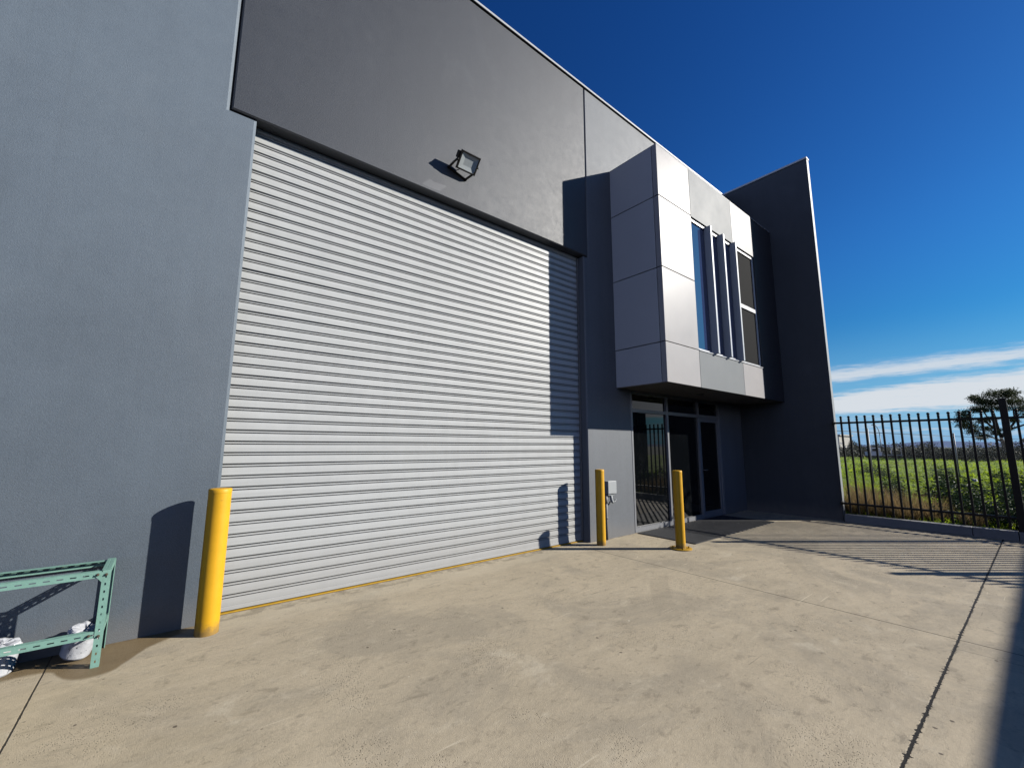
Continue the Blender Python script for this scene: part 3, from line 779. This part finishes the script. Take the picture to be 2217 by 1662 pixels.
# ------------------------------------------------------------------ vegetation
class Leaves:
    def __init__(self): self.v, self.f, self.c = [], [], []
    def leaf(self, p, L, w, d, tint, bend=0.0):
        """pointed leaf from p along d"""
        d = Vector(d).normalized(); s = d.cross(Vector((R.uniform(-1, 1), R.uniform(-1, 1), R.uniform(.2, 1)))).normalized()
        p = Vector(p); i = len(self.v); m_ = p + d*L*.5 + Vector((0, 0, bend*L*.3)); e = p + d*L - Vector((0, 0, bend*L*.4))
        self.v += [tuple(p), tuple(m_-s*w/2), tuple(e), tuple(m_+s*w/2)]
        self.f.append((i, i+1, i+2, i+3)); self.c += [tint]*4
    def blade(self, p, h, w, lean, tint):
        x, y, z = p; a = R.uniform(0, math.pi); cx, sy = math.cos(a)*w/2, math.sin(a)*w/2; i = len(self.v)
        lx, ly = lean
        self.v += [(x-cx, y-sy, z), (x+cx, y+sy, z), (x+lx*.4+cx*.6, y+ly*.4+sy*.6, z+h*.6), (x+lx*.4-cx*.6, y+ly*.4-sy*.6, z+h*.6), (x+lx, y+ly, z+h)]
        self.f += [(i, i+1, i+2, i+3), (i+3, i+2, i+4)]; self.c += [tint*.5, tint*.5, tint, tint, tint]
    def build(self, name, m, parent=None): return raw(name, self.v, self.f, m, parent, cols=self.c)

# grass
g_ = Leaves()
def fieldpt(x0, x1, pw=1.0):
    x = x0 + (x1-x0)*R.random()**pw
    return x, R.uniform(-.12*x-2.5, .30*x+1.0)
for i in range(26000):
    x, y = fieldpt(11.1, 26, 1.2); n_ = math.sin(x*1.3+y*.7)*.5+math.sin(y*2.1-x*.4)*.5
    h = R.uniform(.05, .15)*(1+.45*n_); g_.blade((x, y, fz(x, y)-.01), h, R.uniform(.012, .026), (R.gauss(0, .07), R.gauss(0, .07)), min(1, max(0, .5+.3*n_+R.uniform(-.3, .3))))
for i in range(15000):
    x, y = fieldpt(24, 68, 1.0); n_ = math.sin(x*.6+y*.5)*.5+math.sin(y*1.1-x*.2)*.5
    h = R.uniform(.05, .16)*(1+.45*n_); g_.blade((x, y, fz(x, y)-.02), h, R.uniform(.05, .12), (R.gauss(0, .12), R.gauss(0, .12)), min(1, max(0, .5+.35*n_+R.uniform(-.3, .3))))
gr = g_.build('grass', M['grass']); gr['kind'] = 'stuff'

# leafy weeds near the fence
def weed_mesh(seed, big):
    R.seed(seed); w = Leaves()
    for _ in range(70):
        a = R.uniform(0, 6.28); rd = R.random()**.5*.30
        w.leaf((rd*math.cos(a), rd*math.sin(a), R.uniform(.03, .10)), R.uniform(.10, .18), R.uniform(.03, .05), (math.cos(a), math.sin(a), R.uniform(.0, .5)), R.random()*.6, .2)
    for s in range(big):
        a = R.uniform(0, 6.28); rad = R.random()**.5*.27; h = R.uniform(.25, .78)*(1-.5*rad)
        bx, by = rad*math.cos(a), rad*math.sin(a); tx, ty = bx*1.1, by*1.1
        for k_ in range(13):
            f = k_/12; p = (bx+(tx-bx)*f, by+(ty-by)*f, h*f)
            an = R.uniform(0, 6.28); w.leaf(p, R.uniform(.06, .15)*(1.2-.5*f), R.uniform(.018, .042), (math.cos(an), math.sin(an), R.uniform(-.15, .7)), R.uniform(0, 1)**1.5, .3)
    return w
WL = 'bushy dark green leafy weed growing in the grass behind the black picket fence'
protos = [weed_mesh(11, 44), weed_mesh(12, 60), weed_mesh(13, 52)]
pm = []
spots = [(11.45, .15, .75, 1), (11.5, -.35, .85, 2), (12.1, .35, .9, 0), (12.6, -.1, 1.0, 1), (11.9, .75, .7, 2), (13.0, -.9, 1.1, 2), (11.55, .55, .62, 0), (12.0, -.25, .7, 1), (12.3, .95, .85, 2), (12.9, .25, 1.1, 1), (13.5, 1.25, 1.0, 0), (14.2, .5, 1.0, 2), (13.4, -.55, 1.0, 0), (15.4, 1.35, 1.0, 1), (15.6, .35, 1.0, 2),
         (11.7, 1.35, .5, 2), (17.0, 2.1, 1.0, 0), (17.8, 3.1, .9, 1), (19.5, 1.0, 1.0, 2), (13.0, 2.25, .55, 1), (14.6, 2.55, .65, 2), (20.5, 3.6, .8, 0), (22, 2.2, 1.0, 1), (24.5, 4.5, .9, 2), (27, 3.0, 1.0, 0), (26, 1.2, .8, 1), (23, .4, .9, 2), (30, 6.2, .9, 0)]
for i, (x, y, s, k_) in enumerate(spots):
    if len(pm) <= k_ or not isinstance(pm[k_], bpy.types.Object):
        while len(pm) <= k_: pm.append(None)
        q = protos[k_].build('leafy_weed', M['weed']); pm[k_] = q
    else:
        q = pm[k_].copy(); link(q)
    q.location = (x, y, fz(x, y)-.03); q.rotation_euler = (0, 0, i*1.7); q.scale = (s*1.25, s*1.25, s)
    tag(q, WL, 'weed', 'leafy weeds behind the fence')
R.seed(21)
# dry grass tussocks by the kerb
dp = None
for i, (x, y, s) in enumerate([(11.35, 2.55, .8), (11.5, 2.2, .9), (11.45, 1.85, .85), (11.9, 2.45, .95), (12.1, 1.95, 1.0), (11.6, 1.5, .7), (12.5, 2.75, .9), (11.4, 2.9, .9), (11.35, .95, .5), (11.4, -.2, .5), (12.3, 1.55, .8)]):
    if dp is None:
        w = Leaves()
        for _ in range(420):
            a = R.uniform(0, 6.28); r = R.random()**.6*.22; l = R.uniform(.05, .3)
            w.blade((r*math.cos(a), r*math.sin(a), 0), R.uniform(.2, .62), R.uniform(.005, .011), (l*math.cos(a), l*math.sin(a)), R.random())
        dp = w.build('dry_grass_tussock', M['dry']); q = dp
    else:
        q = dp.copy(); link(q)
    q.location = (x, y, fz(x, y)-.03); q.rotation_euler = (0, 0, i*2.1); q.scale = (s*1.2, s*1.2, s)
    tag(q, 'brown dry grass tussock growing along the kerb behind the black fence', 'grass tussock', 'dry grass tussocks by the kerb')

# big spreading tree
def clumps(w, blobs, per, size, seed):
    R.seed(seed)
    for cx, cy, cz, rx, ry, rz in blobs:
        nn = int(per*(rx*ry*rz)**.5)
        for _ in range(nn):
            a, u = R.uniform(0, 6.28), R.uniform(-1, 1); r = R.random()**.45; q = math.sqrt(1-u*u)
            p = Vector((cx+rx*r*q*math.cos(a), cy+ry*r*q*math.sin(a), cz+rz*r*u + .0))
            for _k in range(3):
                d = Vector((R.gauss(0, 1), R.gauss(0, 1), R.gauss(.1, .6)))
                pp = p + Vector((R.gauss(0, size*.7), R.gauss(0, size*.7), R.gauss(0, size*.35)))
                w.leaf(pp, R.uniform(.6, 1.3)*size, size*R.uniform(.25, .5), d, min(1, max(0, .35+.45*u*r+R.uniform(-.25, .35))))
tr = thing('field_tree', 'spreading dark green tree standing alone in the field behind the black fence', 'tree', (72.5, 2.9, .2))
limbs = [((0, -.2, -.2), (.1, -.1, 1.6), (0, .1, 3.2), .22), ((0, .1, 3.0), (.1, 1.0, 4.2), (0, 2.4, 4.8), .12), ((0, .0, 2.4), (.3, -1.0, 3.8), (.2, -1.6, 5.0), .13), ((0, .1, 3.0), (-.2, .2, 4.6), (0, .4, 6.4), .12),
         ((.0, -.1, 1.9), (.1, 1.1, 2.7), (0, 2.3, 3.4), .09), ((.1, -.6, 3.2), (0, -2.2, 3.9), (.2, -3.4, 4.3), .09), ((0, .6, 4.0), (-.3, 1.0, 5.4), (-.2, 1.4, 6.4), .07), ((.2, -1.2, 4.3), (.1, -1.2, 5.6), (0, -.9, 6.9), .07)]
o = MB()
for a, b_, c_, r in limbs: o.tube([a, ((a[0]+b_[0])/2+.05, (a[1]+b_[1])/2, (a[2]+b_[2])/2), b_, c_], [r*1.25, r, r*.8, r*.4], 8)
o.build('trunk', M['bark'], tr)
cr = Leaves()
blobs = []
R.seed(5)
for cy, cz, ry, rz in [(1.7, 5.7, .55, .38), (1.0, 6.5, .8, .45), (1.5, 7.0, .5, .4), (.2, 7.2, .8, .5), (.35, 6.3, .9, .5), (-.6, 6.3, .9, .5), (-.75, 7.3, .55, .5), (-1.3, 7.1, .6, .55), (-1.6, 6.3, .8, .5), (-.4, 5.5, .9, .32), (.9, 5.5, .6, .3), (-1.9, 5.5, .8, .4), (-2.5, 4.9, .8, .4), (-3.2, 5.0, .8, .45), (-3.9, 4.4, .7, .45),
                       (2.5, 5.2, .55, .42), (3.0, 4.6, .45, .4), (2.5, 4.5, .7, .42), (2.9, 3.9, .5, .38), (2.3, 3.7, .6, .35), (2.0, 3.1, .5, .3), (1.2, 4.3, .5, .25), (.5, 4.5, .5, .22), (1.0, 3.4, .5, .28), (.3, 2.9, .5, .3), (1.5, 2.5, .6, .35), (-1.0, 4.3, .5, .25), (-2.9, 3.7, .6, .3), (-3.6, 3.3, .6, .3), (-.5, 3.2, .35, .2)]:
    for dx in (-1.2, .2, 1.3):
        blobs.append((dx*R.uniform(.4, 1.1), cy+R.gauss(0, .12), cz+R.gauss(0, .08), .9, ry, rz))
clumps(cr, blobs, 215, .18, 6)
cr.build('crown', M['leaf'], tr)

# far scrub belt: one continuous mass
sc = Leaves(); R.seed(9); blobs = []
for i in range(230):
    y = -14 + 44*i/229 + R.gauss(0, .5); x = 66 + R.uniform(0, 9) - .12*(y-6)
    if 10 < y < 14.5 and x < 70: x += 5
    hh = R.uniform(.55, .95); blobs.append((x, y, hh*.72, 1.2, .95, hh*.85))
for i in range(150):
    y = -22 + 62*i/149 + R.gauss(0, .8); x = 88 + R.uniform(0, 14); hh = R.uniform(.7, 1.05); blobs.append((x, y, hh*.75, 1.8, 1.5, hh*.9))
for i in range(16):
    y = -20 + 60*R.random(); x = 98 + R.uniform(0, 14); blobs.append((x, y, 1.6, 1.7, 1.1, .7))
clumps(sc, blobs, 62, .34, 10)
ob_ = sc.build('scrub_belt', M['scrub']); ob_['kind'] = 'stuff'
# shrub behind the cream shed
t = thing('far_shrub', 'dark rounded shrub beside the cream shed at the far side of the field', 'shrub', (77, 17.0, 0))
w = Leaves(); clumps(w, [(0, 0, 1.3, 1.0, .7, 1.0), (.3, -.5, 1.0, .8, .6, .8), (0, .5, 1.8, .7, .5, .7)], 300, .2, 33); w.build('foliage', M['scrub'], t)
o = MB(); o.tube([(0, 0, -.1), (.05, .05, 1.0)], [.08, .05], 6); o.build('stem', M['bark'], t)

# litter caught in the weeds
def scrap(x, y, z, s, label, seed):
    R.seed(seed); b = bmesh.new(); bmesh.ops.create_icosphere(b, subdivisions=2, radius=s)
    for v in b.verts: v.co *= R.uniform(.55, 1.15); v.co.z *= .6
    o = MB(); o.merge(b); q = o.build('plastic_litter', M['white']); q.location = (x, y, z); tag(q, label, 'litter', 'litter in the weeds')
scrap(13.6, 1.02, .80, .06, 'scrap of white plastic caught in weeds left of the fence post', 1)
scrap(12.9, .45, .86, .05, 'brighter scrap of white plastic on the weeds closest to the fence post', 2)

# ------------------------------------------------------------------ light and sky
sun_to = Vector((.7200, -.5556, .4155)).normalized()
ld = bpy.data.lights.new('Sun', 'SUN'); ld.energy = 5.0; ld.angle = math.radians(.53); ld.color = (1.0, .95, .87)
lo = bpy.data.objects.new('Sun', ld); C.objects.link(lo); lo.rotation_euler = (-sun_to).to_track_quat('-Z', 'Y').to_euler(); lo.location = (20, -15, 20)
el = math.asin(sun_to.z); rot = math.atan2(sun_to.x, sun_to.y)
wd = bpy.data.worlds.new('World'); S.world = wd; wd.use_nodes = True
t = wd.node_tree; k = NT(t); bg = t.nodes['Background']
sky = k.n('ShaderNodeTexSky', sky_type='NISHITA', sun_disc=False, sun_elevation=el, sun_rotation=rot, altitude=100.0, air_density=1.0, dust_density=.25, ozone_density=3.0)
tc = k.n('ShaderNodeTexCoord').outputs['Generated']
d = k.n('ShaderNodeVectorMath', {0: tc}, operation='NORMALIZE').outputs[0]
dx, dy, dz = k.xyz(d)
elv = k.m('MULTIPLY', k.m('ARCSINE', dz), 57.2958); az = k.m('MULTIPLY', k.m('ARCTAN2', dy, dx), 57.2958)
q = k.n('ShaderNodeCombineXYZ', {0: k.m('MULTIPLY', az, .09), 1: k.m('MULTIPLY', elv, .55), 2: 0.0}).outputs[0]
n1 = k.noise(q, 1.0, 7, .62, .3); n2 = k.noise(k.mapv(q, (2.6, 5, 1), (3, 1, 0)), 1.0, 6, .65, .2)
wob = k.m('ADD', k.m('MULTIPLY', k.m('SUBTRACT', n1, .5), 1.7), k.m('MULTIPLY', k.m('SUBTRACT', n2, .5), 1.7))
e1 = k.m('ADD', k.m('ADD', elv, k.m('MULTIPLY', az, .04)), k.m('MULTIPLY', wob, .7))
c1 = k.m('MULTIPLY', k.ss(e1, 6.9, 7.9), k.ss(e1, 8.1, 9.4, 1, 0))
e2 = k.m('ADD', elv, wob)
top2 = k.m('SUBTRACT', 7.0, k.m('MULTIPLY', az, .08))
c2 = k.m('MULTIPLY', k.ss(e2, 3.0, 3.9), k.ss(k.m('SUBTRACT', e2, top2), -.9, .35, 1, 0))
c3 = k.m('MULTIPLY', k.ss(e2, .2, 1.6), k.m('MULTIPLY', k.ss(e2, 2.6, 3.6, 1, 0), k.ss(n2, .40, .62)))
cl = k.m('MAXIMUM', k.m('MULTIPLY', c1, .80), k.m('MAXIMUM', k.m('MULTIPLY', c2, .92), k.m('MULTIPLY', c3, .45)), clamp=True)
n3 = k.noise(k.mapv(q, (7, 9, 1), (1, 6, 0)), 1.0, 7, .68, .4)
cl = k.m('MULTIPLY', cl, k.ss(k.m('ADD', n3, k.m('MULTIPLY', cl, .45)), .42, .86, .18, 1.0))
cl = k.m('MULTIPLY', cl, k.ss(k.m('ABSOLUTE', az), 130, 165, 1, 0))
SK = .10
rr, gg, bb = k.xyz(k.n('ShaderNodeHueSaturation', {'Saturation': 1.35, 'Value': SK, 'Color': sky.outputs[0]}).outputs[0])
deep = k.n('ShaderNodeCombineColor', {0: k.m('MULTIPLY', k.m('POWER', rr, .71), .2/SK), 1: k.m('MULTIPLY', k.m('POWER', gg, 1.25), 1.1/SK), 2: k.m('MULTIPLY', k.m('POWER', bb, 1.18), 1.15/SK)}).outputs[0]
deep = k.n('ShaderNodeVectorMath', {0: deep, 'Scale': k.ss(elv, 5, 24, .76, 1.0)}, operation='SCALE').outputs[0]
haz = k.mix(k.ss(elv, -1, 14, .9, 0.0), deep, (2.5, 4.3, 7.6))
col = k.mix(cl, haz, (7.2, 7.5, 7.9))
# zenith out of view, darkened and made less blue for deeper, neutral shadows
zt = k.n('ShaderNodeMix', {0: k.ss(elv, 53, 72), 4: (1, 1, 1), 5: (.8, .40, .24)}, data_type='VECTOR').outputs[1]
col = k.n('ShaderNodeVectorMath', {0: col, 1: zt}, operation='MULTIPLY').outputs[0]
# unseen sky behind the viewer (towards -x and -y), darkened to deepen the shadows
deepback = k.ss(k.m('ADD', k.m('MULTIPLY', dx, .45), k.m('MULTIPLY', dy, .89)), -.45, .30, 0.0, 1.0)
sc_ = deepback
tint = k.n('ShaderNodeMix', {0: sc_, 4: (.62, .58, .60), 5: (1, 1, 1)}, data_type='VECTOR').outputs[1]
col = k.n('ShaderNodeVectorMath', {0: col, 1: tint}, operation='MULTIPLY').outputs[0]
# unseen bright bank added in the -x sky to fill the shaded faces
col = k.mix(k.m('MULTIPLY', k.ss(elv, 12, 58, 1, 0), k.ss(dx, -.75, -.25, .9, 0)), col, (3.5, 4.3, 6.9))
k.put(bg.inputs['Color'], col); bg.inputs['Strength'].default_value = SK

# ------------------------------------------------------------------ camera
cd = bpy.data.cameras.new('Camera'); cam = bpy.data.objects.new('Camera', cd); C.objects.link(cam)
F = Vector((.62012258, .77116421, .14406162)); Rr = Vector((.77900886, -.62700537, .00307587)); U = Vector((-.09269941, -.11031786, .98956394))
cam.matrix_world = Matrix(((Rr.x, U.x, -F.x, 0), (Rr.y, U.y, -F.y, 0), (Rr.z, U.z, -F.z, 1.5), (0, 0, 0, 1)))
cd.sensor_width = 36; cd.lens = 36*917.294/2217; cd.clip_start = .05; cd.clip_end = 12000
S.camera = cam
S.view_settings.view_transform = 'Standard'; S.view_settings.look = 'None'; S.view_settings.exposure = 0; S.view_settings.gamma = 1
S.render.engine = 'CYCLES'
S.cycles.max_bounces = 8; S.cycles.diffuse_bounces = 0; S.cycles.use_denoising = True
